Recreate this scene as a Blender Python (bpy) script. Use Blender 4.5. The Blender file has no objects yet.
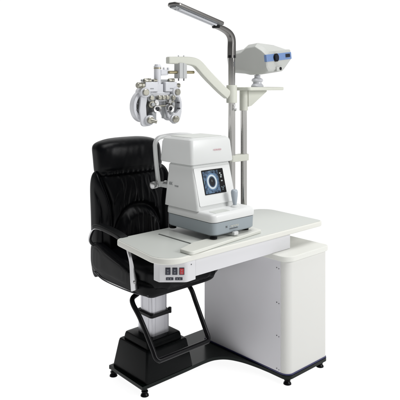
import bpy, bmesh, math, random
from mathutils import Vector, Matrix
random.seed(7)
C = bpy.data.collections.new("scene"); bpy.context.scene.collection.children.link(C)
PI = math.pi

# ------------------------------------------------------------------ materials
def mat(name, col, rough=.5, metal=0., spec=.5, noise=0., nscale=40., bump=0., bscale=200., coat=0., rvar=0.):
    m = bpy.data.materials.new(name); m.use_nodes = True
    nt = m.node_tree; b = nt.nodes['Principled BSDF']
    b.inputs['Base Color'].default_value = (*col, 1)
    b.inputs['Roughness'].default_value = rough
    b.inputs['Metallic'].default_value = metal
    b.inputs['Specular IOR Level'].default_value = spec
    b.inputs['Coat Weight'].default_value = coat
    b.inputs['Coat Roughness'].default_value = .15
    tc = nt.nodes.new('ShaderNodeTexCoord')
    if noise or rvar:
        n = nt.nodes.new('ShaderNodeTexNoise'); n.inputs['Scale'].default_value = nscale
        n.inputs['Detail'].default_value = 5
        nt.links.new(tc.outputs['Object'], n.inputs['Vector'])
    if noise:
        r = nt.nodes.new('ShaderNodeMapRange')
        r.inputs['To Min'].default_value = 1 - noise; r.inputs['To Max'].default_value = 1 + noise
        nt.links.new(n.outputs['Fac'], r.inputs['Value'])
        mx = nt.nodes.new('ShaderNodeVectorMath'); mx.operation = 'SCALE'
        mx.inputs[0].default_value = col
        nt.links.new(r.outputs['Result'], mx.inputs['Scale'])
        nt.links.new(mx.outputs['Vector'], b.inputs['Base Color'])
    if rvar:
        r2 = nt.nodes.new('ShaderNodeMapRange')
        r2.inputs['To Min'].default_value = max(0, rough - rvar); r2.inputs['To Max'].default_value = rough + rvar
        nt.links.new(n.outputs['Fac'], r2.inputs['Value'])
        nt.links.new(r2.outputs['Result'], b.inputs['Roughness'])
    if bump:
        n2 = nt.nodes.new('ShaderNodeTexNoise'); n2.inputs['Scale'].default_value = bscale
        n2.inputs['Detail'].default_value = 6
        nt.links.new(tc.outputs['Object'], n2.inputs['Vector'])
        bp = nt.nodes.new('ShaderNodeBump'); bp.inputs['Strength'].default_value = bump
        bp.inputs['Distance'].default_value = .002
        nt.links.new(n2.outputs['Fac'], bp.inputs['Height'])
        nt.links.new(bp.outputs['Normal'], b.inputs['Normal'])
    return m

M = dict(
    laminate=mat('laminate_top', (.535, .555, .525), .38, noise=.05, nscale=260, rvar=.08, spec=.35),
    edge=mat('cream_edge', (.67, .67, .625), .45, spec=.35),
    cabtop=mat('cream_board', (.68, .685, .645), .45, noise=.02, nscale=120, spec=.35),
    panel=mat('lavender_white_sheet', (.655, .65, .68), .45, noise=.02, nscale=500, bump=.05, bscale=900),
    cabfront=mat('white_sheet', (.63, .63, .605), .4, noise=.015, nscale=300),
    apron=mat('apron_white', (.62, .62, .64), .4),
    plate=mat('cream_plate', (.64, .65, .60), .38),
    inst=mat('instrument_white', (.60, .612, .605), .35, rvar=.05, noise=.01, nscale=20, bump=.03, bscale=1500),
    instshell=mat('instrument_shell', (.66, .67, .665), .33, bump=.03, bscale=1500),
    instgrey=mat('instrument_grey', (.27, .31, .335), .4, bump=.04, bscale=1500),
    joystick=mat('grey_blue_plastic', (.33, .37, .41), .35),
    black=mat('black_plastic', (.004, .004, .005), .33, spec=.16),
    screwm=mat('dark_screw', (.12, .12, .13), .35, metal=.8),
    chrome=mat('chrome', (.50, .50, .51), .16, metal=1), pole=mat('pole_chrome', (.42, .415, .40), .13, metal=1),
    chromeD=mat('satin_chrome', (.50, .50, .50), .28, metal=1),
    alu=mat('brushed_aluminium', (.50, .50, .53), .36, metal=.85, bump=.05, bscale=600),
    armcream=mat('cream_cast_arm', (.52, .53, .47), .5, noise=.02, nscale=60, bump=.06, bscale=700),
    phor=mat('phoropter_enamel', (.55, .56, .59), .3),
    phorgrey=mat('phoropter_grey', (.30, .31, .32), .35, metal=.3),
    knobm=mat('worn_nickel', (.36, .35, .30), .3, metal=.85),
    brass=mat('brass', (.33, .29, .18), .35, metal=.9),
    lens=mat('dark_lens', (.01, .012, .02), .05, spec=.8, coat=.5),
    proj=mat('projector_shell', (.41, .42, .40), .42, noise=.01, nscale=30, bump=.05, bscale=1200),
    blue=mat('blue_band', (.13, .21, .40), .4),
    lampd=mat('lamp_gunmetal', (.17, .165, .16), .27, metal=.85),
    lampgrey=mat('lamp_inside', (.24, .25, .26), .3, metal=.5), rim=mat('dark_piping', (.10, .10, .11), .35, metal=.6), blockg=mat('block_grey', (.42, .43, .43), .35),
    tube=mat('lamp_tube', (.48, .49, .52), .25),
    leather=mat('black_leather', (.0016, .0018, .0026), .31, spec=.13, bump=.16, bscale=520, nscale=14, rvar=.07),
    pad=mat('arm_pad_rubber', (.004, .0045, .005), .42, spec=.16, bump=.1),
    base=mat('black_gloss_base', (.003, .0036, .0038), .24, spec=.08, noise=.2, nscale=30, rvar=.10),
    plateb=mat('base_plate_black', (.003, .006, .005), .22, spec=.16, noise=.1, nscale=9, rvar=.05),
    red=mat('red_rocker', (.48, .012, .02), .3),
    navy=mat('dark_switch', (.012, .014, .03), .3),
    navyline=mat('navy_trim', (.02, .02, .10), .45),
    ink=mat('grey_ink', (.22, .23, .24), .5),
    inkd=mat('dark_ink', (.07, .075, .08), .5),
    pink=mat('pink_ink', (.56, .33, .36), .5),
    white=mat('print_white', (.30, .31, .34), .5),
)
# the lit screen of the autorefractor shows an eye: it gives off light
def emis(name, col, s=1.):
    m = bpy.data.materials.new(name); m.use_nodes = True; b = m.node_tree.nodes['Principled BSDF']
    b.inputs['Base Color'].default_value = (.01, .01, .01, 1); b.inputs['Roughness'].default_value = .2
    b.inputs['Emission Color'].default_value = (*col, 1); b.inputs['Emission Strength'].default_value = s
    return m
def screen_mat(cx, cz):
    m = bpy.data.materials.new('screen_eye'); m.use_nodes = True; nt = m.node_tree; b = nt.nodes['Principled BSDF']
    b.inputs['Base Color'].default_value = (.01, .01, .01, 1); b.inputs['Roughness'].default_value = .15
    tc = nt.nodes.new('ShaderNodeTexCoord'); n = nt.nodes.new('ShaderNodeTexNoise'); n.inputs['Scale'].default_value = 55
    n.inputs['Detail'].default_value = 4
    nt.links.new(tc.outputs['Object'], n.inputs['Vector'])
    r = nt.nodes.new('ShaderNodeValToRGB'); e = r.color_ramp.elements
    e[0].position = .38; e[0].color = (.015, .025, .05, 1); e[1].position = .68; e[1].color = (.22, .36, .55, 1)
    nt.links.new(n.outputs['Fac'], r.inputs['Fac']); nt.links.new(r.outputs['Color'], b.inputs['Emission Color'])
    b.inputs['Emission Strength'].default_value = .7
    return m

# ------------------------------------------------------------------ mesh helpers (a thing's root sits at its base; all coordinates below are in the scene)
class MB:
    def __init__(s): s.bm = bmesh.new()
    def poly(s, pts, z0, z1, top=None, M4=None):
        """prism from outline pts [(x,y)], z0..z1; top = other outline for the upper rim"""
        top = top or pts
        f = lambda p: (M4 @ Vector(p)) if M4 else Vector(p)
        lo = [s.bm.verts.new(f((x, y, z0))) for x, y in pts]; hi = [s.bm.verts.new(f((x, y, z1))) for x, y in top]
        n = len(pts)
        s.bm.faces.new(lo[::-1]); s.bm.faces.new(hi)
        for i in range(n): s.bm.faces.new((lo[i], lo[(i+1) % n], hi[(i+1) % n], hi[i]))
        return s
    def loft(s, rings, cap=True):
        R = [[s.bm.verts.new(Vector(p)) for p in r] for r in rings]; n = len(R[0])
        for a, b in zip(R, R[1:]):
            for i in range(n): s.bm.faces.new((a[i], a[(i+1) % n], b[(i+1) % n], b[i]))
        if cap: s.bm.faces.new(R[0][::-1]); s.bm.faces.new(R[-1])
        return s
    def box(s, x0, x1, y0, y1, z0, z1, M4=None):
        return s.poly([(x0, y0), (x1, y0), (x1, y1), (x0, y1)], z0, z1, M4=M4)
    def cyl(s, p, q, r, r2=None, n=28):
        return s.lathe(p, q, [(0, r), (1, r2 if r2 is not None else r)], n)
    def lathe(s, p, q, prof, n=32, cap=True):
        """profile [(t along p->q, radius)]"""
        p = Vector(p); q = Vector(q); d = (q - p); z = d.normalized()
        x = z.orthogonal().normalized(); y = z.cross(x)
        rings = [[p + d*t + x*(r*math.cos(2*PI*i/n)) + y*(r*math.sin(2*PI*i/n)) for i in range(n)] for t, r in prof]
        return s.loft(rings, cap)
    def tube(s, pts, r, n=16, w=None, side=None):
        """round tube (or flat bar: r = half thickness, w = half width along `side`) along a path"""
        pts = [Vector(p) for p in pts]; rings = []
        up = Vector(side) if side else None; prevx = None
        for i, p in enumerate(pts):
            a = pts[max(i-1, 0)]; b = pts[min(i+1, len(pts)-1)]; t = (b-a).normalized()
            if up is not None: x = (up - t*up.dot(t)).normalized()
            elif prevx is None: x = t.orthogonal().normalized()
            else: x = (prevx - t*prevx.dot(t)).normalized()
            prevx = x; y = t.cross(x)
            ri = r[i] if isinstance(r, (list, tuple)) else r
            if w is None: rings.append([p + x*(ri*math.cos(2*PI*k/n)) + y*(ri*math.sin(2*PI*k/n)) for k in range(n)])
            else:
                wi = w[i] if isinstance(w, (list, tuple)) else w
                e = .0
                ring = []
                for k in range(n):
                    c, sn = math.cos(2*PI*(k+.5)/n), math.sin(2*PI*(k+.5)/n)
                    pw = .35
                    ring.append(p + x*(wi*math.copysign(abs(c)**pw, c)) + y*(ri*math.copysign(abs(sn)**pw, sn)))
                rings.append(ring)
        return s.loft(rings)
    def pillow(s, f, nu, nv):
        """closed surface from f(u,v)->point; u wraps, v from pole to pole"""
        R = [[s.bm.verts.new(f(i/nu, (j+.5)/nv)) for i in range(nu)] for j in range(nv)]
        for a, b in zip(R, R[1:]):
            for i in range(nu): s.bm.faces.new((a[i], a[(i+1) % nu], b[(i+1) % nu], b[i]))
        s.bm.faces.new(R[0][::-1]); s.bm.faces.new(R[-1]); return s
    def build(s, name, m, parent=None, bevel=0., seg=3, smooth=40, extra=None):
        bmesh.ops.recalc_face_normals(s.bm, faces=s.bm.faces)
        if parent is not None:
            root = parent
            while root.parent: root = root.parent
            bmesh.ops.translate(s.bm, verts=s.bm.verts, vec=-root.location)
        me = bpy.data.meshes.new(name); s.bm.to_mesh(me); s.bm.free()
        me.materials.append(m)
        for e in (extra or []): me.materials.append(e)
        me.shade_smooth(); me.set_sharp_from_angle(angle=math.radians(smooth))
        o = bpy.data.objects.new(name, me); C.objects.link(o)
        if parent is not None: o.parent = parent
        if bevel:
            b = o.modifiers.new('bevel', 'BEVEL'); b.width = bevel; b.segments = seg; b.limit_method = 'ANGLE'
            b.angle_limit = math.radians(38); b.harden_normals = False
            b.use_clamp_overlap = True
            me.set_sharp_from_angle(angle=math.radians(180))
            wn = o.modifiers.new('wn', 'WEIGHTED_NORMAL'); wn.keep_sharp = False; wn.weight = 80
        return o

def rpoly(pts, n=8):
    """outline [(x,y,radius)] with rounded corners"""
    out = []; N = len(pts)
    for i, (x, y, r) in enumerate(pts):
        p = Vector((x, y)); a = Vector(pts[i-1][:2]); b = Vector(pts[(i+1) % N][:2])
        da = (a-p).normalized(); db = (b-p).normalized()
        if r <= 0: out.append((x, y)); continue
        ang = da.angle(db); d = r/math.tan(ang/2); cen = p + (da+db).normalized()*(r/math.sin(ang/2))
        s0 = p + da*d - cen; s1 = p + db*d - cen
        a0 = math.atan2(s0.y, s0.x); a1 = math.atan2(s1.y, s1.x)
        dd = (a1-a0 + PI) % (2*PI) - PI
        for k in range(n+1):
            t = a0 + dd*k/n; out.append((cen.x + r*math.cos(t), cen.y + r*math.sin(t)))
    return out
def rrect(x0, x1, y0, y1, r, n=8):
    r = r if isinstance(r, (list, tuple)) else [r]*4
    return rpoly([(x0, y0, r[0]), (x1, y0, r[1]), (x1, y1, r[2]), (x0, y1, r[3])], n)
def smooth_path(pts, n=8):
    """Catmull-Rom"""
    P = [Vector(p) for p in pts]; P = [P[0]*2-P[1]] + P + [P[-1]*2-P[-2]]; out = []
    for i in range(1, len(P)-2):
        for k in range(n):
            t = k/n; a, b, c, d = P[i-1:i+3]
            out.append(.5*((2*b) + (c-a)*t + (2*a-5*b+4*c-d)*t*t + (3*b-a-3*c+d)*t**3))
    out.append(P[-2]); return out

def thing(name, label, cat, loc):
    o = bpy.data.objects.new(name, None); C.objects.link(o); o.location = loc
    o['label'] = label; o['category'] = cat; o.empty_display_size = .1; return o
def text(name, body, size, m, parent, Mx, ext=.0004, shear=0., space=1.):
    cu = bpy.data.curves.new(name, 'FONT'); cu.body = body; cu.size = size; cu.extrude = ext; cu.shear = shear
    cu.space_character = space; cu.align_x = 'CENTER'; cu.align_y = 'CENTER'
    tmp = bpy.data.objects.new('tmp', cu); C.objects.link(tmp)
    dg = bpy.context.evaluated_depsgraph_get(); me = bpy.data.meshes.new_from_object(tmp.evaluated_get(dg))
    bpy.data.objects.remove(tmp)
    root = parent
    while root.parent: root = root.parent
    me.transform(Matrix.Translation(-root.location) @ Mx); me.materials.clear(); me.materials.append(m)
    o = bpy.data.objects.new(name, me); C.objects.link(o); o.parent = parent; return o
def frame(origin, x, y):
    """matrix whose local x,y axes lie along x,y at origin (for prints on a face)"""
    x = Vector(x).normalized(); y = Vector(y); y = (y - x*y.dot(x)).normalized(); z = x.cross(y)
    m = Matrix.Identity(4)
    for i in range(3): m[i][0], m[i][1], m[i][2], m[i][3] = x[i], y[i], z[i], origin[i]
    return m

# ================================================================== REFRACTION STAND (x = along the table, y = towards the chair)
stand = thing('refraction_stand', 'white ophthalmic stand with long grey table, side cabinet, chrome poles and black base plate', 'instrument stand', (-.05, .2, 0))
# base plate, L-shaped with concave sweep
op = rpoly([(-.645, .375, .01), (-.20, .375, .0), (-.13, .365, .0), (-.085, .33, .0), (-.06, .26, .0), (-.05, .12, 0),
            (-.05, -.045, .035), (.295, -.045, .02), (.295, .60, .02), (.18, .69, .02), (-.645, .69, .01)])
cur = smooth_path([(-.36, .375, 0), (-.22, .377, 0), (-.155, .365, 0), (-.105, .325, 0), (-.072, .25, 0), (-.056, .16, 0), (-.05, .08, 0)], 5)
op = [(-.645, .376), (-.644, .375)] + [(p.x, p.y) for p in cur] + rpoly([(-.05, .05, 0), (-.05, -.045, .04), (.295, -.045, .025), (.295, .60, .02), (.18, .68, .02), (-.645, .68, .006)])[1:]
MB().poly(op, .036, .054).build('base_plate', M['plateb'], stand, .003)
for x, y in ((-.62, .39), (-.62, .66), (-.012, -.012), (.265, -.012), (.262, .57)):
    MB().lathe((x, y, .036), (x, y, 0), [(0, .009), (.3, .009), (.32, .016), (.45, .017), (.6, .012), (.8, .019), (1, .021)]).build('levelling_foot', M['black'], stand)
# cabinet
cab = MB().poly(rrect(-.045, .285, -.04, .575, [.042, .012, .01, .01], 14), .060, .632).build('cabinet', M['cabfront'], stand)
MB().poly(rrect(-.048, .288, -.043, .578, [.045, .014, .01, .01], 12), .0545, .061).build('plinth_trim', M['navyline'], cab, .001)
# the long side sheet of the cabinet and the seam where it ends at the rounded corner
MB().box(-.0475, -.0445, .004, .572, .0625, .631).build('side_panel', M['panel'], cab, .0008)
for z in (.593, .415, .245, .076):
    MB().cyl((-.0475, .028, z), (-.0495, .028, z), .0026).build('screw', M['screwm'], cab)
    MB().cyl((-.0475, .014, z-.003), (-.0495, .014, z-.003), .0022).build('screw', M['screwm'], cab)
MB().poly(rrect(-.058, .303, -.052, .59, [.06, .03, .02, .02], 12), .6325, .660).build('top_board', M['cabtop'], cab, .004)
# table top: grey laminate with cream edge band
tp = rpoly([(-.792, .038, .105), (.37, .036, .035), (.388, .505, .10), (-.722, .505, .055)], 14)
ti = rpoly([(-.784, .045, .10), (.363, .043, .030), (.381, .498, .095), (-.715, .498, .050)], 14)
top = MB().poly(tp, .7395, .7670).build('tabletop', M['edge'], stand, .006, 4)
MB().poly(ti, .7668, .7682).build('laminate', M['laminate'], top, .0004, 1)
MB().cyl((.20, .47, .7675), (.20, .47, .7705), .012).build('cable_grommet', M['inst'], top, .001)
# apron under it (seam between control box and the long drawer-like fascia)
MB().poly(rpoly([(-.588, .052, .002), (.092, .052, .004), (.092, .17, .01), (-.588, .17, .01)]), .6615, .7394).build('apron', M['apron'], stand, .0015)
cbp = [(-.739, .129, .012), (-.647, .046, .03), (-.5895, .0495, .002), (-.5895, .175, .01), (-.737, .175, .01)]
cb = MB().poly(rpoly(cbp, 6), .648, .7393).build('control_box', M['apron'], stand, .0025)
# chamfer face frame: from A(-.735,.150) to B(-.650,.049)
Af = Vector((-.739, .129, 0)); Bf = Vector((-.647, .046, 0)); dx = (Bf-Af).normalized(); nrm = Vector((dx.y, -dx.x, 0))
def onface(s, z, out=0.): p = Af + dx*s + nrm*out; return Vector((p.x, p.y, z))
def fbox(s0, s1, z0, z1, o0, o1, tilt=0.):
    b = MB(); vs = []
    for o in (o0, o1):
        for s, z in ((s0, z0), (s1, z0), (s1, z1), (s0, z1)):
            oo = o + (tilt*(z-(z0+z1)/2) if o == o1 else 0)
            vs.append(b.bm.verts.new(onface(s, z, oo)))
    for q in ((0, 1, 2, 3), (4, 5, 6, 7), (0, 1, 5, 4), (1, 2, 6, 5), (2, 3, 7, 6), (3, 0, 4, 7)): b.bm.faces.new([vs[i] for i in q])
    return b
for i, s in enumerate((.040, .071, .102)):
    hs = .0115; z0, z1 = .682, .714
    fr = fbox(s-hs, s+hs, z0, z1, -.002, .0022).build('rocker_switch', M['navy'], cb, .001)
    if i == 2: fr['label'] = 'red rocker switch'
    else: fr['label'] = 'black rocker switch'
    fbox(s-hs+.003, s+hs-.003, z0+.003, z1-.003, .0018, .0045, .08).build('rocker', M['red'] if i == 2 else M['navy'], fr, .0008)
    fbox(s-.0012, s+.0012, z1-.013, z1-.007, .005, .0064).build('mark', M['white'], fr)
    r = MB(); F = frame(onface(s, z0+.010, .0048), dx, (0, 0, 1))
    ring = []
    for k in range(16):
        a0, a1 = 2*PI*k/16, 2*PI*(k+1)/16
        vs = [r.bm.verts.new(F @ Vector((rr*math.cos(a), rr*math.sin(a), 0))) for rr, a in ((.0022, a0), (.0034, a0), (.0034, a1), (.0022, a1))]
        r.bm.faces.new(vs)
    r.build('mark', M['white'], fr)
for s in (.048, .089):
    so = fbox(s-.0165, s+.0165, .658, .6705, -.002, .0018).build('port_socket', M['navy'], cb, .001)
    for d in (-.006, .006): fbox(s+d-.004, s+d+.001, .6625, .666, .0018, .0028).build('contact', M['phorgrey'], so)
MB().cyl((-.618, .0495, .722), (-.618, .0465, .722), .0028).build('indicator_lamp', M['inkd'], cb)
# sliding plate on the table for the instrument
MB().poly(rpoly([(-.636, .030, .022), (-.096, .088, .016), (-.085, .165, .006), (-.515, .150, .0), (-.637, .105, .006)]), .7684, .7845).build('slide_plate', M['plate'], stand, .004, 4)
MB().box(-.508, -.505, .165, .425, .7684, .7696).build('slide_rail', M['inkd'], stand)
MB().poly(rrect(-.503, -.10, .15, .43, .008), .7684, .7725).build('slide_bed', M['laminate'], stand, .001)
# poles
px1, px2, pb = .053, .154, .45
p1 = MB().cyl((px1, pb, .768), (px1, pb, 1.684), .0205, n=40).build('chrome_pole', M['pole'], stand)
MB().box(px1-.0045, px1+.0045, pb-.0222, pb-.0195, 1.635, 1.662).build('slot', M['inkd'], p1)
MB().cyl((px2, pb, .768), (px2, pb, 1.49), .0190, n=40).build('chrome_pole', M['pole'], stand)
for x in (px1, px2): MB().lathe((x, pb, .7684), (x, pb, .79), [(0, .036), (.5, .036), (.8, .025), (1, .024)]).build('pole_flange', M['chromeD'], stand)
MB().poly(rrect(px1-.020, px2+.024, pb-.026, pb+.024, .014), 1.086, 1.124).build('pole_clamp', M['armcream'], stand, .003)
# cream swing arm: vertical plate profile swept in plan from the pole to the left end
arm_dir = (Vector((-.345, .55, 0)) - Vector((px1, pb, 0))); L = arm_dir.length; ad = arm_dir.normalized(); an = Vector((-ad.y, ad.x, 0))
def armpt(s, z, w): p = Vector((px1, pb, 0)) + ad*s + an*w; return (p.x, p.y, z)
cl = smooth_path([(L, 1.664, 0), (L*.85, 1.664, 0), (L*.70, 1.663, 0), (L*.60, 1.656, 0), (L*.53, 1.638, 0), (L*.40, 1.585, 0), (L*.2, 1.512, 0), (L*.06, 1.468, 0)], 5)
a = MB(); rings = []
for i, p in enumerate(cl):
    t = i/(len(cl)-1); h = .019 + .006*min(1, t*1.6) + (.018 if t > .95 else 0)*0; w = .021
    q0 = cl[max(i-1, 0)]; q1 = cl[min(i+1, len(cl)-1)]; d = (q1-q0).normalized(); nx, nz = -d.y, d.x
    if i in (0,): nx, nz = 0, -1
    if i == len(cl)-1: nx, nz = nx*.9, nz
    rings.append([armpt(p.x + nx*h*sx, p.y + nz*h*sx, w*sw) for sx, sw in ((-1, -1), (1, -1), (1, 1), (-1, 1))])
a.loft(rings)
arm = a.build('swing_arm', M['armcream'], stand, .006, 3)
MB().cyl((px1, pb, 1.425), (px1, pb, 1.528), .031, n=40).build('arm_collar', M['armcream'], arm, .003)
MB().lathe((px1-.01, pb-.03, 1.415), (px1-.024, pb-.05, 1.385), [(0, .004), (.7, .004), (.75, .009), (1, .008)]).build('clamp_screw', M['chromeD'], arm, )
# suspension block under the left end
sb = Vector(armpt(L*.80, 0, 0))
blk = MB().box(sb.x-.028, sb.x+.026, sb.y-.024, sb.y+.024, 1.565, 1.650).build('suspension_block', M['blockg'], arm, .003)
MB().box(sb.x-.003, sb.x+.001, sb.y-.0255, sb.y-.0235, 1.567, 1.648).build('seam', M['phorgrey'], blk)
MB().cyl((sb.x-.085, sb.y, 1.598), (sb.x+.095, sb.y, 1.600), .0085).build('pivot_screw', M['brass'], blk)
for d in (-.02, .018):
    MB().cyl((sb.x+d, sb.y-.005, 1.565), (sb.x+d, sb.y-.005, 1.552), .0035).build('pin', M['screwm'], blk)
    MB().cyl((sb.x+d, sb.y-.005, 1.683), (sb.x+d, sb.y-.005, 1.692), .004).build('screw', M['phor'], arm)
# projector tray on the second pole
MB().poly(rrect(px2-.024, px2+.024, pb-.024, pb+.024, .022), 1.378, 1.4955).build('tray_bracket', M['armcream'], stand, .003)
g = MB()
for sy in (0,):
    pts = [(px2+.012, 1.40), (px2+.040, 1.405), (.33, 1.488), (.33, 1.4955), (px2+.012, 1.4955)]
    lo = [g.bm.verts.new((x, pb-.028, z)) for x, z in pts]; hi = [g.bm.verts.new((x, pb+.028, z)) for x, z in pts]
    g.bm.faces.new(lo); g.bm.faces.new(hi[::-1])
    for i in range(5): g.bm.faces.new((lo[i], lo[(i+1) % 5], hi[(i+1) % 5], hi[i]))
g.build('tray_gusset', M['armcream'], stand, .004)
MB().poly(rpoly([(.105, .36, .02), (.43, .36, .03), (.43, .53, .03), (.105, .53, .02)]), 1.496, 1.516).build('projector_tray', M['armcream'], stand, .005)

# ================================================================== AUTOREFRACTOR
ar = thing('autorefractor', 'white eye-testing instrument with small lit screen and joystick, grey base, standing on the table', 'autorefractor', (-.28, .28, .7845))
gb = MB()
gb.loft([[(x, y, z) for x, y in rrect(-.430+i, -.130-i, .100+i, .455-i, .03)] for z, i in ((.802, .008), (.808, .002), (.864, 0))])
g0 = gb.build('grey_base', M['instgrey'], ar)
for x, y in ((-.405, .125), (-.155, .150), (-.405, .43), (-.155, .43)):
    MB().lathe((x, y, .804), (x, y, .7848), [(0, .012), (.4, .013), (.5, .019), (1, .018)]).build('rubber_foot', M['black'], ar)
MB().poly(rrect(-.428, -.132, .102, .453, .03), .8635, .8675).build('seam_band', M['black'], ar)
lb = MB()
lb.loft([[(x, y, z) for x, y in rrect(-.434+i, -.126-i, .096+i, .459-i, .032, 8)] for z, i in ((.8670, .002), (.870, 0), (.894, .001), (.902, .004), (.9065, .010), (.908, .018))])
deck = lb.build('lower_shell', M['instshell'], ar, smooth=60)
# tapered body with leaning front panel
def ring4(z, x0, x1, y0, y1, r): return [(x, y, z) for x, y in rrect(x0, x1, y0, y1, r, 5)]
b = MB().loft([ring4(.9065, -.436, -.158, .206, .466, .014), ring4(.93, -.434, -.158, .210, .465, .014), ring4(1.02, -.430, -.157, .232, .455, .014), ring4(1.118, -.424, -.156, .258, .446, .014), ring4(1.126, -.418, -.160, .264, .440, .012)])
body = b.build('body', M['inst'], ar, smooth=30)
# front panel plate, slightly proud, brighter gloss
def fp(x, z, o=0.):  # point on the leaning front plane
    y = .232 + (z-1.02)*(.258-.232)/(.098)
    return Vector((x, y - o, z))
def fprism(pts, o0, o1):
    m = MB(); lo = [m.bm.verts.new(fp(x, z, o0)) for x, z in pts]; hi = [m.bm.verts.new(fp(x, z, o1)) for x, z in pts]; n = len(pts)
    m.bm.faces.new(lo); m.bm.faces.new(hi[::-1])
    for i in range(n): m.bm.faces.new((lo[i], lo[(i+1) % n], hi[(i+1) % n], hi[i]))
    return m
fprism(rrect(-.418, -.166, .928, 1.112, .006), -.002, .0022).build('front_panel', M['instshell'], body, .001)
sc = fprism(rrect(-.372, -.222, .978, 1.098, .003), .0, .0040).build('screen', M['black'], body)
scx, scz = -.312, 1.038
def disc(rx, rz, o, m, name, cx=scx, cz=scz, par=sc, r0=0.):
    n = 40; q = MB(); 
    if r0 <= 0: q.bm.faces.new([q.bm.verts.new(fp(cx + rx*math.cos(2*PI*k/n), cz + rz*math.sin(2*PI*k/n), o)) for k in range(n)])
    else:
        A = [q.bm.verts.new(fp(cx + rx*math.cos(2*PI*k/n), cz + rz*math.sin(2*PI*k/n), o)) for k in range(n)]
        B = [q.bm.verts.new(fp(cx + rx*r0*math.cos(2*PI*k/n), cz + rz*r0*math.sin(2*PI*k/n), o)) for k in range(n)]
        for k in range(n): q.bm.faces.new((A[k], A[(k+1) % n], B[(k+1) % n], B[k]))
    return q.build(name, m, par)
fprism(rrect(-.366, -.262, .983, 1.091, .002), .003, .0044).build('display_image', screen_mat(0, 0), sc)
disc(.040, .043, .0050, emis('eye_ring_blue', (.12, .22, .36)), 'iris_ring')
disc(.034, .036, .0054, emis('eye_ring_white', (.62, .70, .74)), 'iris_ring')
disc(.0235, .027, .0058, emis('eye_blue', (.03, .06, .11)), 'iris_ring')
disc(.018, .021, .0062, emis('eye_pupil', (.004, .005, .009)), 'pupil')
disc(.004, .006, .0066, emis('eye_glint', (.10, .12, .12)), 'pupil', cx=scx-.001, cz=scz+.005)
wht = emis('screen_text', (.50, .56, .56)); dim = emis('screen_text_dim', (.16, .22, .25))
def smark(x0, x1, z0, z1, m): fprism([(x0, z0), (x1, z0), (x1, z1), (x0, z1)], .0052, .0066).build('screen_mark', m, sc)
smark(-.325, -.300, 1.0905, 1.0930, dim); smark(-.296, -.288, 1.0905, 1.0925, dim); smark(-.270, -.262, 1.0905, 1.0925, dim)
for x0, z in ((-.253, 1.072), (-.247, 1.062), (-.250, 1.053), (-.248, 1.034)): smark(x0, x0+.009, z, z+.006, wht)
for x0, z in ((-.254, 1.004), (-.246, 1.000), (-.249, .992), (-.238, 1.006)): smark(x0, x0+.006, z, z+.005, dim)
for z in (1.040, 1.046): smark(-.3665, -.3635, z-.001, z+.001, emis('screen_green', (.2, .5, .3)) if z < 1.043 else wht)
# head
h = MB().loft([ring4(1.126, -.418, -.166, .262, .450, .012), ring4(1.131, -.440, -.146, .246, .492, .016), ring4(1.140, -.443, -.144, .242, .496, .018),
               ring4(1.235, -.438, -.152, .250, .490, .020), ring4(1.252, -.432, -.157, .256, .484, .020), ring4(1.260, -.420, -.168, .270, .470, .018), ring4(1.262, -.40, -.19, .29, .45, .012)])
head = h.build('head_cover', M['inst'], ar, smooth=35)
MB().poly(rrect(-.405, -.185, .285, .455, .012), 1.2615, 1.2635).build('top_lid', M['instgrey'] if False else M['laminate'], head, .001)
text('logo_print', 'remoto', .018, M['pink'], head, frame((-.262, .2445, 1.198), (1, 0, .0), (0, .09, 1)) , space=1.05)
text('model_print', 'RK', .022, M['ink'], body, frame((-.4310, .418, 1.020), (0, -1, 0), (-.06*0, .0, 1)) @ Matrix.Translation((0, 0, .001)), shear=.25)
text('model_print', '9000', .012, M['ink'], body, frame((-.4308, .372, 1.011), (0, -1, 0), (0, 0, 1)) @ Matrix.Translation((0, 0, .001)), shear=.2, space=1.3)
text('base_print', 'N', .015, M['inkd'], g0, frame((-.340, .0995, .836), (1, 0, 0), (0, 0, 1)))
text('base_print', 'remoto', .019, M['plate'], g0, frame((-.286, .0993, .836), (1, 0, 0), (0, 0, 1)), ext=.0006, shear=.2)
MB().box(-.318, -.262, .0985, .1005, .8215, .8245).build('print_underline', M['inkd'], g0)
MB().box(-.304, -.274, .082, .098, .792, .8075).build('lock_tab', M['inst'], ar, .002)
# joystick
jx, jy = -.222, .150
jx, jy = -.215, .165
MB().lathe((jx, jy, .906), (jx, jy, .918), [(0, .022), (.5, .021), (1, .012)]).build('joystick_boot', M['inst'], ar)
js = MB().lathe((jx, jy, .912), (jx+.002, jy+.006, .995), [(0, .009), (.15, .010), (.3, .0125), (.6, .0165), (.82, .018), (.93, .0165), (1, .012)]).build('joystick', M['joystick'], ar, smooth=60)
MB().poly(rrect(-.40, -.30, .115, .165, .006), .9078, .9092).build('deck_inlay', M['laminate'], deck, .0005)
# chin / forehead rest on the patient's side: an arch of flat white bar
yb = .545
P = [(-.414, yb-.012, .985), (-.416, yb-.006, 1.02), (-.420, yb, 1.08), (-.422, yb+.008, 1.15), (-.423, yb+.012, 1.20), (-.422, yb+.013, 1.232), (-.409, yb+.012, 1.256), (-.385, yb+.010, 1.268), (-.33, yb+.006, 1.274),
     (-.28, yb+.004, 1.275), (-.23, yb+.006, 1.274), (-.175, yb+.010, 1.268), (-.148, yb+.012, 1.256), (-.132, yb+.013, 1.232), (-.129, yb+.012, 1.20), (-.128, yb+.008, 1.15), (-.128, yb, 1.08), (-.13, yb-.012, .985)]
P = [(x, y, z - .020*max(0, (z-1.0)/.275)) for x, y, z in P]
hr = MB().tube(smooth_path(P, 5), .009, n=16, w=.0125, side=(.25, 1, .15)).build('headrest_arch', M['instshell'], ar, smooth=50)
MB().cyl((-.418, yb-.006, 1.000), (-.385, yb-.03, 1.000), .013).build('rest_bracket', M['inst'], hr)
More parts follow.
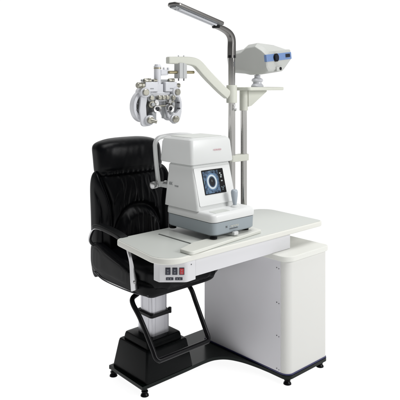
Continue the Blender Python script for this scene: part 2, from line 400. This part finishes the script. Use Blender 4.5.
MB().box(-.41, -.35, .455, yb+.0, .985, 1.006).build('rest_bracket', M['inst'], hr, .004)
MB().lathe((-.420, yb-.006, 1.000), (-.466, yb-.012, .998), [(0, .010), (.2, .010), (.25, .018), (.45, .019), (.5, .015), (.58, .015), (.62, .019), (.95, .019), (1, .016)]).build('knob', M['chromeD'], hr)
MB().lathe((-.395, yb-.03, 1.006), (-.395, yb-.055, 1.008), [(0, .006), (.3, .006), (.35, .014), (1, .013)]).build('knob', M['chromeD'], hr)

# ================================================================== EXAM CHAIR
ch = thing('exam_chair', 'black leather armchair with high back on a silver lifting column and black stepped pedestal', 'exam chair', (-.465, .52, .054))
cx = -.362
def sp(c, p): return math.copysign(abs(c)**p, c)
ga = lambda x, m, s: math.exp(-((x-m)/s)**2)
def wr(x, z, seed=0):  # soft leather puckering
    return (math.sin(x*61+z*23+seed)*math.sin(z*47-x*19+seed*2)*.5 + math.sin(x*131-z*37+seed)*.25)
# backrest: closed pillow, u = around (front then back), rows in z
def backrest(z0, z1, W, T, yfun, folds, nu=220, nz=190, dx=0., top=.1, crown=0.):
    m = MB(); R = []
    for j in range(nz+1):
        t = j/nz; tt = -math.cos(PI*t)           # -1..1 denser at ends
        kz = max(0., 1-abs(tt)**2)
        edge = (max(0., 1-abs(tt)**7))**.5
        kk = (max(0., 1-abs(tt)**5))**.5; wid = W*((1-top) + top*kk) if tt > 0 else W*(.94+.06*kk)
        z = z0 + (z1-z0)*(tt+1)/2
        ring = []
        for i in range(nu):
            h2 = nu//2; fr = i < h2; tq = -1 + 2*(i % h2)/h2          # front left to right, then back right to left
            c = math.sin(PI/2*tq)*(1 if fr else -1)
            s_ = max(0., 1-abs(c)**4.76)**.275*(1 if fr else -1)
            X = c*wid; Yv = -s_*T*edge     # s_>0 : front
            s = X/W
            f = folds(s, z) if s_ > 0 else 0.
            f *= min(1., abs(s_)*2.2)*edge
            ring.append(Vector((cx + dx + X, yfun(z) + Yv - f, z - crown*abs(s)**3.2*max(0, tt)**1.5)))
        R.append(ring)
    vs = [[m.bm.verts.new(p) for p in r] for r in R[1:-1]]
    n = nu
    for a_, b_ in zip(vs, vs[1:]):
        for i in range(n): m.bm.faces.new((a_[i], a_[(i+1) % n], b_[(i+1) % n], b_[i]))
    m.bm.faces.new(vs[0][::-1]); m.bm.faces.new(vs[-1]); return m
def yback(z): return .850 + .055*(max(0, z-.5)/.74)**1.3 - .02*math.sin((z-.5)/.74*PI)
def sst(x): x = max(0., min(1., x)); return x*x*(3-2*x)
def lowfolds(s, z):
    f = 0.
    k = (1.03-z)/.20                       # side bolster seams, curving inwards on the way down
    ss = .84 - .15*sst(k) - .02*max(0, k-1)
    f -= .022*ga(abs(s), ss, .045); f += .014*ga(abs(s), ss+.11, .06)
    f -= .009*ga(abs(s), ss+.20, .030)
    # lumbar cushion under an arch: q = 1 on its edge
    q = (abs(s/.64)**2.3 + (max(0, z-.60)/.245)**2.3)**(1/2.3)
    up = (q-1)*.24
    amp = sst(up/.05)*sst((1.04-z)/.04)*sst((.74-abs(s))/.2)
    for i, (c0, w0, a0) in enumerate(((-.50, .036, .7), (-.40, .034, 1.0), (-.30, .036, 1.2), (-.20, .032, .9), (-.11, .036, 1.3), (-.01, .032, 1.0), (.09, .036, 1.2), (.19, .034, .8), (.29, .036, 1.2), (.40, .036, 1.0), (.51, .036, .8))):
        bend = .035*math.sin((z-.87)*14 + i*1.9) + c0*.35*sst((.98-z)/.12)
        am = amp*(.65+.35*math.sin(z*31+i*2.4))
        f += .0085*a0*am*ga(s, c0+bend, w0*1.3)
        f -= .0060*a0*am*ga(s, c0+bend+.055, .026)
    ins = sst(-up/.05)
    f += .022*ins
    for i, c0 in enumerate((-.44, -.33, -.22, -.11, .0, .11, .22, .33, .44)):
        f += (.0085+.003*math.sin(i*2.3))*ins*ga(s, c0 + .012*math.sin(z*22+i*2), .038)
    f -= .016*ga(up, 0.004, .016)*sst((.74-abs(s))/.06)
    f += .0014*wr(s*.25, z, 1)
    return f
bk = backrest(.470, 1.050, .262, .068, yback, lowfolds, 320, 240, top=.12)
bko = bk.build('backrest', M['leather'], ch, smooth=80)
def headfolds(s, z):
    f = .018*(1-s*s)*math.sin(max(0, min(1, (z-1.02)/.22))*PI)
    f -= .006*ga(z, 1.05, .012)
    f += .0012*wr(s*.25, z, 4)
    f += .003*math.sin(s*40)*ga(z, 1.035, .012)
    return f
hb = backrest(1.010, 1.226, .222, .066, lambda z: yback(z)-.002, headfolds, 200, 110, top=.16, dx=-.006, crown=.030)
hb.build('headrest', M['leather'], ch, smooth=80)
# seat shell + cushion (superellipsoids)
def superbox(x0, x1, y0, y1, z0, z1, e1=.35, e2=.35, fold=None, nu=150, nv=80):
    X0, Y0, Z0 = (x0+x1)/2, (y0+y1)/2, (z0+z1)/2; A, B, D = (x1-x0)/2, (y1-y0)/2, (z1-z0)/2
    def f(u, v):
        th = 2*PI*u; ph = PI*(v-.5)
        cth, sth, cph, sph = math.cos(th), math.sin(th), math.cos(ph), math.sin(ph)
        x = A*sp(cph, e1)*sp(cth, e2); y = B*sp(cph, e1)*sp(sth, e2); z = D*sp(sph, e1)
        d = fold(x/A, y/B, z/D) if fold else 0.
        n = Vector((x/A**2, y/B**2, z/D**2)); n.normalize()
        return Vector((X0+x, Y0+y, Z0+z)) + n*d
    return MB().pillow(f, nu, nv)
def cushfold(x, y, z):
    f = .0022*wr(x*.25+.1, y*.25+z*.1, 2)
    if y < -.3:   # radiating puckers over the rolled front edge
        k = min(1, (-y-.3)*2)
        for i in range(9):
            c = -.86 + i*.215
            f += k*(.0045 + .002*math.sin(i*2.1))*ga(x, c + .05*z, .05) 
    f -= .010*ga(z, -.72, .07)
    return f
sh = superbox(cx-.270, cx+.225, .345, .865, .468, .560, .45, .30)
sho = sh.build('seat_shell', M['leather'], ch, smooth=80)
se = superbox(cx-.245, cx+.225, .300, .84, .494, .640, .55, .42, cushfold)
seo = se.build('seat_cushion', M['leather'], ch, smooth=80)
# side wing between seat and armrest (left and right)
for sg in (-1, 1):
    X = cx + sg*.240 - .008
    wv = superbox(X-.024, X+.024, .46, .88, .495, .700, .5, .45, lambda x, y, z: .0012*wr(x, y, 3), 90, 50)
    for vv in wv.bm.verts:     # slope the top of the wing down towards the front
        k = max(0, (.90-vv.co.y)/.45); vv.co.z -= max(0, vv.co.z-.50)*.62*min(1, k)
    wv.build('side_wing', M['leather'], ch, smooth=80)
pp = smooth_path([(cx-.245, .375, .492), (cx-.268, .46, .488), (cx-.273, .60, .486), (cx-.273, .74, .490), (cx-.268, .83, .510)], 6)
MB().tube(pp, .0032, n=8).build('piping', M['rim'], sho)
MB().poly(rrect(-.56, -.26, .42, .72, .03), .452, .476).build('seat_plate', M['black'], ch, .004)
# armrests: flat chrome bar with black pad
for sg in (-1, 1):
    X = cx + sg*.307; Xi = cx + sg*.285
    path = [(Xi+sg*.004, .432, .515), (Xi+sg*.006, .436, .56), (Xi+sg*.012, .446, .64), (X, .455, .70), (X, .470, .732), (X, .50, .752), (X, .56, .760), (X, .64, .768), (X, .72, .771), (X, .765, .762), (X, .795, .735), (X, .812, .695), (Xi, .822, .665), (Xi-sg*.03, .825, .66)]
    w = []
    pth = smooth_path(path, 5)
    for p in pth: w.append(.009 + .011*max(0, min(1, (.66-p.z)/.1))*(p.y < .6))
    a_ = MB().tube(pth, .0045, n=12, w=w, side=(1, 0, 0)).build('armrest', M['chrome'], ch, smooth=50)
    if sg < 0: MB().lathe((Xi-.004, .434, .555), (Xi-.012, .434, .555), [(0, .009), (.7, .009), (1, .006)]).build('bolt', M['chromeD'], a_)
    pad = [(X+.040*(-sg), .470, .655), (X+.034*(-sg), .466, .69), (X+.014*(-sg), .474, .728), (X, .495, .758), (X, .55, .772), (X, .63, .781), (X, .70, .785), (X, .75, .778), (X, .78, .758)]
    pt = smooth_path(pad, 5); n_ = len(pt)
    MB().tube(pt, [.0125*min(1, .45+i*.12, .35+(n_-1-i)*.09) for i in range(n_)], n=16, w=[.024*min(1, .6+i*.1, .5+(n_-1-i)*.1) for i in range(n_)], side=(1, 0, 0)).build('arm_pad', M['pad'], a_, smooth=60)
# lifting column
X0, X1, Y0, Y1 = -.525, -.402, .458, .580
def colm(i, z0, z1, nm):
    out = rrect(X0+i, X1-i, Y0+i, Y1-i, .016, 6)
    # ribs: grooves on the two faces near the corners
    o = MB().poly(out, z0, z1).build(nm, M['alu'], ch)
    for x in (X0+i+.026, X1-i-.026, X1-i-.034):
        MB().box(x-.0018, x+.0018, Y0+i-.0012, Y0+i+.001, z0+.001, z1-.001).build('rib', M['alu'], o, .0005)
    for y in (Y0+i+.026, Y1-i-.026):
        MB().box(X0+i-.0012, X0+i+.001, y-.0018, y+.0018, z0+.001, z1-.001).build('rib', M['alu'], o, .0005)
    return o
colm(0, .236, .338, 'lift_column')
colm(.008, .338, .470, 'lift_column')
cr = MB().poly(rrect(X0-.006, X1+.006, Y0-.006, Y1+.006, .018), .332, .352).build('column_collar', M['black'], ch, .005)
MB().cyl((X1+.002, Y0+.004, .331), (X1+.002, Y0+.004, .360), .009).build('knob', M['black'], cr, .002)
# pedestal: two stepped tapering black boxes
ped = MB().loft([[(x, y, z) for x, y in rrect(-.620+i, -.310-i, .378+i, .668-i, .012, 5)] for z, i in ((.0542, 0), (.060, 0), (.185, .020), (.196, .023), (.200, .028))])
pdo = ped.build('pedestal', M['base'], ch, smooth=30)
MB().loft([[(x, y, z) for x, y in rrect(-.580+i, -.352-i, .418+i, .628-i, .012, 5)] for z, i in ((.2001, 0), (.222, .003), (.232, .006), (.2355, .011))]).build('pedestal_step', M['base'], pdo, smooth=30)
# footrest: bent black tube
fr_ = [(-.50, .60, .466), (-.560, .52, .460), (-.612, .500, .450), (-.630, .474, .430), (-.624, .42, .370), (-.617, .33, .245), (-.616, .309, .213), (-.606, .299, .200), (-.585, .297, .198), (-.44, .297, .198),
       (-.30, .297, .198), (-.278, .299, .200), (-.267, .309, .213), (-.266, .33, .245), (-.262, .41, .365), (-.264, .445, .425), (-.272, .475, .450), (-.295, .52, .462), (-.33, .60, .466)]
MB().tube(smooth_path(fr_, 6), .0125, n=18).build('footrest', M['black'], ch, smooth=80)

# ================================================================== CHART PROJECTOR
pj = thing('chart_projector', 'grey-white chart projector with a pale blue lens band, swivelling on a tray beside the poles', 'projector', (.265, .44, 1.516))
MB().lathe((.262, .44, 1.5162), (.262, .44, 1.606), [(0, .037), (.08, .038), (.16, .034), (.22, .027), (.34, .026), (.38, .034), (.46, .035), (.55, .030), (.60, .020), (.68, .016), (.72, .020), (.78, .018), (.80, .010), (1, .010)]).build('swivel_joint', M['phor'], pj, smooth=30)
# shell: sections from rear to front in local frame (fx across the front, fy backwards, fz up), rolled a few degrees
PJ = Matrix.Translation((.352, .345, 1.688)) @ Matrix.Rotation(math.radians(8), 4, 'Z') @ Matrix.Rotation(math.radians(-5.5), 4, 'Y') @ Matrix.Rotation(math.radians(-3), 4, 'X') @ Matrix.Diagonal((1.12, 1, 1.06, 1))
def sec(y, x0, x1, z0, z1, r, ch_=0.):
    pts = rpoly([(x0, z0, r), (x1, z0, r), (x1, z1, r), (x0, z1, r)], 5)
    return [PJ @ Vector((x, y, z)) for x, z in pts]
def secf(y, x0, x1, z0, z1, r, bot=0., cut=0., cz=.025, tc=.0, tx=.06):
    pts = rpoly([(x0+bot, z0, r), (x1-bot-cut, z0, r), (x1, z0+cz, r*.6), (x1, z1-tc, r*.6), (x1-tx, z1-tc*.45, r*.5), (x0+.03, z1, r*.6), (x0, z1-.02, r*.6), (x0, z0+.025, r*.6)], 4)
    return [PJ @ Vector((x, y, z)) for x, z in pts]
shell = MB().loft([secf(.315, -.075, .085, -.045, .050, .02, .02), secf(.308, -.092, .098, -.058, .062, .02, .02, tc=.01), secf(.20, -.098, .104, -.070, .072, .02, .02, tc=.012), secf(.150, -.110, .112, -.078, .094, .018, .01, .02, .03, .03), secf(.075, -.122, .120, -.080, .098, .018, .01, .04, .04, .045),
                   secf(.030, -.125, .125, -.076, .072, .014, .012, .055, .055, .028), secf(.006, -.125, .125, -.064, .050, .010, .014, .065, .052, .006), secf(.0, -.120, .120, -.056, .044, .008, .018, .065, .044, .004)])
sho2 = shell.build('shell', M['proj'], pj, smooth=24)
def fdisc(x, z, r, y0, y1, m, nm, par, n=32, rx=None):
    q = MB(); q.lathe(PJ @ Vector((x, y0, z)), PJ @ Vector((x, y1, z)), [(0, r), (1, r)], n); return q.build(nm, m, par)
bd = MB(); bd.poly([(-.1258, -.003), (.1235, -.003), (.1235, .016), (-.1258, .016)], -.012, .028, M4=PJ); 
band = bd.build('lens_band', M['blue'], pj, .003)
fdisc(-.040, .006, .024, -.002, -.012, M['black'], 'lens_barrel', pj)
fdisc(-.040, .006, .019, -.0119, -.0135, M['lens'], 'lens', pj)
q = MB(); q.box(.060, .104, -.0065, -.003, .000, .020, M4=PJ); q.build('sensor_window', M['lens'], band, .001)
q = MB(); q.poly(rpoly([(-.045, -.010, .006), (.018, -.010, .006), (.018, .03, .004), (-.045, .03, .004)]), -.070, -.046, M4=PJ); sk = q.build('sensor_housing', M['proj'], pj, .003)
fdisc(-.014, -.058, .0095, -.010, -.0145, M['black'], 'sensor_lens', sk)

# ================================================================== READING LAMP
lp = thing('reading_lamp', 'dark grey linear lamp on a bent arm at the top of the taller chrome pole', 'lamp', (px1, pb, 1.684))
path = smooth_path([(px1, pb, 1.684), (px1, pb, 1.74), (px1, pb, 1.785), (px1-.010, pb, 1.812), (px1-.035, pb, 1.833), (px1-.08, pb, 1.850), (px1-.125, pb, 1.860)], 7)
n_ = len(path)
MB().tube(path, [.019-.007*i/(n_-1) for i in range(n_)], n=18, w=[.021]*n_, side=(0, 1, 0)).build('bent_arm', M['lampd'], lp, smooth=45)
MB().cyl((px1, pb, 1.6842), (px1, pb, 1.70), .0225).build('arm_socket', M['black'], lp, .002)
J = Vector((px1-.125, pb, 1.862))
MB().lathe(J+Vector((.0, 0, -.014)), J+Vector((0, 0, .010)), [(0, .020), (.2, .024), (.8, .024), (1, .018)]).build('hinge', M['black'], lp)
# head: long slim box pointing left and up
HD = Matrix.Translation(J + Vector((-.01, -.012, .006))) @ Matrix.Rotation(math.radians(13.5), 4, 'Y') @ Matrix.Rotation(math.radians(0), 4, 'X') @ Matrix.Rotation(math.radians(180), 4, 'Z') @ Matrix.Rotation(0, 4, 'X')
# local +x = along the head away from the hinge
hd = MB().poly(rpoly([(-.025, -.046, .02), (.340, -.046, .030), (.340, .046, .030), (-.025, .046, .02)]), .0, .017, M4=HD).build('lamp_head', M['lampd'], lp, .005)
MB().poly(rpoly([(-.014, -.038, .012), (.327, -.038, .02), (.327, .038, .02), (-.014, .038, .012)]), -.0015, .0005, M4=HD).build('reflector', M['lampgrey'], hd, .001)
for yy in (-.014, .014):
    t = MB().lathe(HD @ Vector((.012, yy, -.006)), HD @ Vector((.295, yy, -.006)), [(0, .007), (1, .007)], 16).build('lamp_tube', M['tube'], hd)
MB().box(.285, .325, -.026, .026, -.009, .0, M4=HD).build('tube_holder', M['lampgrey'], hd, .002)

# ================================================================== PHOROPTER
ph = thing('phoropter', 'white twin-lens phoropter with many small knobs hanging from the cream swing arm', 'phoropter', (-.40, .55, 1.33))
yb = .55; xc = -.418
# hanger rod and link to the brass pivot
rod = MB().lathe((xc+.005, yb, 1.525), (xc+.005, yb, 1.640), [(0, .019), (.86, .019), (.87, .020), (.93, .020), (.935, .016), (1, .015)]).build('hanger_rod', M['phor'], ph, smooth=30)
MB().lathe((xc+.005, yb, 1.617), (xc+.005, yb, 1.622), [(0, .0205), (1, .0205)]).build('ring', M['brass'], rod)
lk = MB().box(xc+.02, sb.x-.083, yb-.014, yb+.012, 1.583, 1.612).build('link', M['phor'], ph, .003)
MB().cyl((sb.x-.125, yb, 1.595), (sb.x-.085, yb, 1.597), .0145).build('link_nut', M['phor'], lk, .002)
for x in (xc+.05, xc+.078): MB().cyl((x, yb, 1.61), (x, yb, 1.624), .0065).build('screw', M['phor'], lk, .001)
# yoke
MB().box(xc-.012, xc+.032, yb-.018, yb+.016, 1.44, 1.535).build('yoke_block', M['phor'], ph, .004)
MB().cyl((xc-.110, yb-.01, 1.553), (xc+.100, yb-.01, 1.553), .0060).build('cross_bar', M['phorgrey'], ph)
for x0, x1 in ((xc-.098, xc-.014), (xc+.036, xc+.118)):
    bx = MB().box(x0, x1, yb-.032, yb+.012, 1.493, 1.546).build('scale_box', M['phor'], ph, .005)
    MB().box(x0+.030, x0+.052, yb-.0335, yb-.0315, 1.508, 1.513).build('mark', M['ink'], bx)
for (x, z, r, l) in ((xc-.124, 1.528, .0155, .044), (xc-.078, 1.553, .0115, .045), (xc+.128, 1.526, .0130, .030), (xc+.085, 1.555, .0100, .040), (xc-.028, 1.553, .0085, .026)):
    MB().lathe((x-l/2, yb-.02, z), (x+l/2, yb-.02, z), [(0, r*.8), (.1, r), (.45, r), (.5, r*.75), (.56, r*.75), (.6, r), (.93, r), (1, r*.8)]).build('knob', M['knobm'], ph, smooth=30)
for x in (xc-.022, xc+.004, xc+.030):
    MB().lathe((x, yb-.03, 1.463), (x, yb-.062, 1.463), [(0, .010), (.3, .012), (.9, .012), (1, .009)]).build('knob', M['knobm'], ph, smooth=30)
MB().box(xc-.060, xc+.075, yb-.022, yb+.014, 1.440, 1.492).build('bridge', M['phor'], ph, .005)
MB().box(xc-.052, xc-.022, yb-.026, yb-.002, 1.345, 1.445).build('slide_rail', M['phorgrey'], ph, .003)
MB().box(xc+.030, xc+.060, yb-.026, yb-.002, 1.350, 1.445).build('slide_rail', M['phorgrey'], ph, .003)
MB().cyl((xc-.060, yb-.03, 1.418), (xc+.075, yb-.03, 1.418), .006).build('cross_bar', M['knobm'], ph)
def halfunit(s):
    """one lens battery; s=-1 left, +1 right.  X outward"""
    ox = xc + .004 + (s*.088 if s > 0 else -.078); oz = 1.418; rt = math.radians(-6*s)
    R = Matrix.Translation((ox, yb, oz)) @ Matrix.Rotation(rt, 4, 'Y') @ Matrix.Rotation(math.radians(-14 if s < 0 else 4), 4, 'Z')
    W_ = lambda x, y, z: R @ Vector((x*s, y, z*.88))
    # outer housing: thick ring with open centre slot, its axis front to back
    m = MB(); n = 56; prof = [(.066, -.012), (.066, .030), (.072, .036), (.092, .036), (.098, .030), (.098, -.012), (.092, -.018), (.072, -.018)]
    rings = []
    for k in range(n):
        a_ = 2*PI*k/n; ex, ez = (.68, 1.0)
        rings.append([W_(rr*ex*math.cos(a_) + .012, y, rr*ez*math.sin(a_)) for rr, y in prof])
    R_ = [[m.bm.verts.new(p) for p in r] for r in rings]
    for i in range(n):
        A, B = R_[i], R_[(i+1) % n]
        for j in range(8): m.bm.faces.new((A[j], A[(j+1) % 8], B[(j+1) % 8], B[j]))
    h_ = m.build('lens_housing', M['phor'], ph, smooth=30)
    # recessed back disc
    m = MB(); m.lathe(W_(.002, .012, 0), W_(.002, .026, 0), [(0, .050), (1, .050)], 40); m.build('lens_disc', M['blockg'], h_)
    # front face plate: long teardrop running from top knob to bottom dial, covering the inner side
    m = MB(); pts = rpoly([(-.060, -.055, .03), (-.020, -.112, .028), (.030, -.100, .025), (.052, -.02, .03), (.058, .085, .03), (.010, .092, .02), (-.018, .04, .02)], 6)
    if s > 0: pts = rpoly([(-.062, .01, .012), (-.052, -.060, .03), (-.014, -.112, .03), (.034, -.098, .03), (.058, -.035, .012), (.040, -.030, .008), (.012, -.052, .02), (-.030, -.030, .015), (-.036, .02, .010)], 6)
    else: pts = rpoly([(.044, .095, .014), (.006, .080, .012), (.012, .0, .02), (.004, -.058, .01), (-.040, -.078, .01), (-.030, -.112, .03), (.026, -.126, .02), (.046, -.03, .02)], 6)
    lo = [m.bm.verts.new(W_(x, -.034, z)) for x, z in pts]; hi = [m.bm.verts.new(W_(x, -.016, z)) for x, z in pts]; k_ = len(pts)
    m.bm.faces.new(lo); m.bm.faces.new(hi[::-1])
    for i in range(k_): m.bm.faces.new((lo[i], lo[(i+1) % k_], hi[(i+1) % k_], hi[i]))
    m.build('face_plate', M['phor'], h_, .0025)
    def kn(x, z, r, y0, y1, mm, nm='knob', prof=None):
        MB().lathe(W_(x, y0, z), W_(x, y1, z), prof or [(0, r), (.85, r), (1, r*.85)], 28).build(nm, mm, h_, smooth=30)
    # top outer cylinder drum with nickel cap
    MB().lathe(W_(.024, .035, .080), W_(.024, -.040, .080), [(0, .026), (.1, .030), (.9, .030), (1, .027)], 32).build('drum', M['phor'], h_, smooth=30)
    kn(.024, .080, .017, -.040, -.052, M['knobm'])
    # bottom dial
    kn(-.012, -.082, .026, -.034, -.044, M['phor'], 'dial'); kn(-.012, -.082, .018, -.044, -.062, M['knobm'])
    MB().lathe(W_(-.012, -.056, -.082), W_(-.040*1, -.072, -.088), [(0, .008), (.4, .010), (1, .009)], 18).build('knob', M['knobm'], h_)
    # rotating cross cylinder: ring on a short arm in front of the aperture
    m = MB(); n = 36; prof = [(.013, 0), (.013, -.008), (.022, -.010), (.024, 0)]
    R_ = [[m.bm.verts.new(W_(-.046 + rr*math.cos(2*PI*k/n), -.045 + y, -.012 + rr*math.sin(2*PI*k/n))) for rr, y in prof] for k in range(n)]
    for i in range(n):
        A, B = R_[i], R_[(i+1) % n]
        for j in range(4): m.bm.faces.new((A[j], A[(j+1) % 4], B[(j+1) % 4], B[j]))
    m.build('aperture_ring', M['chromeD'], h_, smooth=30)
    kn(-.046, -.012, .0130, -.040, -.0435, M['lens'], 'lens')
    kn(-.020, .012, .020, -.018, -.044, M['knobm']); kn(-.020, .012, .010, -.044, -.054, M['phorgrey'])
    kn(-.012, .050, .021, -.018, -.040, M['phorgrey']); kn(-.012, .050, .012, -.040, -.052, M['knobm'])
    kn(-.040, .030, .012, -.018, -.048, M['chromeD'])
    kn(-.030, -.038, .011, -.018, -.046, M['phorgrey'])
    for a_ in range(6):
        an_ = a_*PI/3 + .4; kn(.055, (-.045 + .018*a_), .0038, .0, -.021, M['screwm'], 'screw') if a_ in (1, 3) else None
    m = MB(); m.box(.018, .030, .0, .012, -.050, .05, M4=R @ Matrix.Diagonal((s, 1, 1, 1))); m.build('spoke', M['phor'], h_)
halfunit(-1); halfunit(1)

# ================================================================== SETTING: white studio sweep
fl = MB(); fl.box(-22, 22, -22, 22, -.004, 0)
flm = bpy.data.materials.new('translucent_white_floor'); flm.use_nodes = True; nt = flm.node_tree
d = nt.nodes.new('ShaderNodeBsdfDiffuse'); d.inputs['Color'].default_value = (.95, .95, .95, 1)
t = nt.nodes.new('ShaderNodeBsdfTranslucent'); t.inputs['Color'].default_value = (.98, .98, .98, 1)
mx = nt.nodes.new('ShaderNodeMixShader'); mx.inputs[0].default_value = .75  # floor made translucent so the added light from below shows through
nt.links.new(d.outputs[0], mx.inputs[1]); nt.links.new(t.outputs[0], mx.inputs[2])
nt.links.new(mx.outputs[0], nt.nodes['Material Output'].inputs['Surface'])
fl.bm.free(); fl.bm = bmesh.new()
fl.bm.faces.new([fl.bm.verts.new(p) for p in ((-22, -22, 0), (22, -22, 0), (22, 22, 0), (-22, 22, 0))])
fo = fl.build('floor', flm); fo['kind'] = 'structure'

# ------------------------------------------------------------------ world: white studio surround
sc_ = bpy.context.scene
w = bpy.data.worlds.new('World'); sc_.world = w; w.use_nodes = True; nt = w.node_tree
bg = nt.nodes['Background']
tc = nt.nodes.new('ShaderNodeTexCoord'); sx = nt.nodes.new('ShaderNodeSeparateXYZ'); nt.links.new(tc.outputs['Generated'], sx.inputs[0])
# facing = how far the direction points to the lit backdrop behind the subject (+.68,+.74)
dt = nt.nodes.new('ShaderNodeVectorMath'); dt.operation = 'DOT_PRODUCT'; dt.inputs[1].default_value = (.6764, .7365, 0)
nt.links.new(tc.outputs['Generated'], dt.inputs[0])
mr = nt.nodes.new('ShaderNodeMapRange'); mr.inputs['From Min'].default_value = .30; mr.inputs['From Max'].default_value = .78
mr.inputs['To Min'].default_value = .14; mr.inputs['To Max'].default_value = 1.03; mr.interpolation_type = 'SMOOTHSTEP'
nt.links.new(dt.outputs['Value'], mr.inputs['Value'])
# below the floor sheet: added light, whitens the translucent floor from underneath
lt = nt.nodes.new('ShaderNodeMath'); lt.operation = 'LESS_THAN'; lt.inputs[1].default_value = 0.
nt.links.new(sx.outputs['Z'], lt.inputs[0])
m2 = nt.nodes.new('ShaderNodeMix'); m2.data_type = 'FLOAT'
nt.links.new(lt.outputs[0], m2.inputs['Factor']); nt.links.new(mr.outputs['Result'], m2.inputs['A']); m2.inputs['B'].default_value = 1.27
bg.inputs['Color'].default_value = (1, 1, 1, 1)
nt.links.new(m2.outputs['Result'], bg.inputs['Strength'])

def area(name, loc, target, size, power, col=(1, 1, 1), sy=None):
    l = bpy.data.lights.new(name, 'AREA'); l.shape = 'RECTANGLE'; l.size = size; l.size_y = sy or size; l.energy = power; l.color = col
    o = bpy.data.objects.new(name, l); C.objects.link(o); o.location = loc
    o.rotation_euler = (Vector(target)-Vector(loc)).to_track_quat('-Z', 'Y').to_euler(); return o
area('key_softbox', (1.2, -3.2, 2.6), (-.2, .3, .8), 1.4, 104)
area('top_softbox', (-.4, -.2, 4.2), (-.2, .3, .8), 2.2, 88)

# ------------------------------------------------------------------ camera
cam = bpy.data.cameras.new('camera'); co = bpy.data.objects.new('camera', cam); C.objects.link(co)
co.location = (-2.410, -1.9617, 1.54)
co.rotation_euler = (PI/2, 0, -math.radians(42.565))
cam.sensor_width = 36; cam.lens = 597/400*36; cam.shift_x = 0; cam.shift_y = -(200-83)/400
cam.clip_end = 200; cam.clip_start = .05
sc_.camera = co
sc_.view_settings.view_transform = 'Standard'; sc_.view_settings.look = 'None'; sc_.view_settings.exposure = 0; sc_.view_settings.gamma = 1
sc_.render.resolution_x = 1024; sc_.render.resolution_y = 1024
sc_.cycles.max_bounces = 10; sc_.cycles.diffuse_bounces = 4; sc_.cycles.use_denoising = True
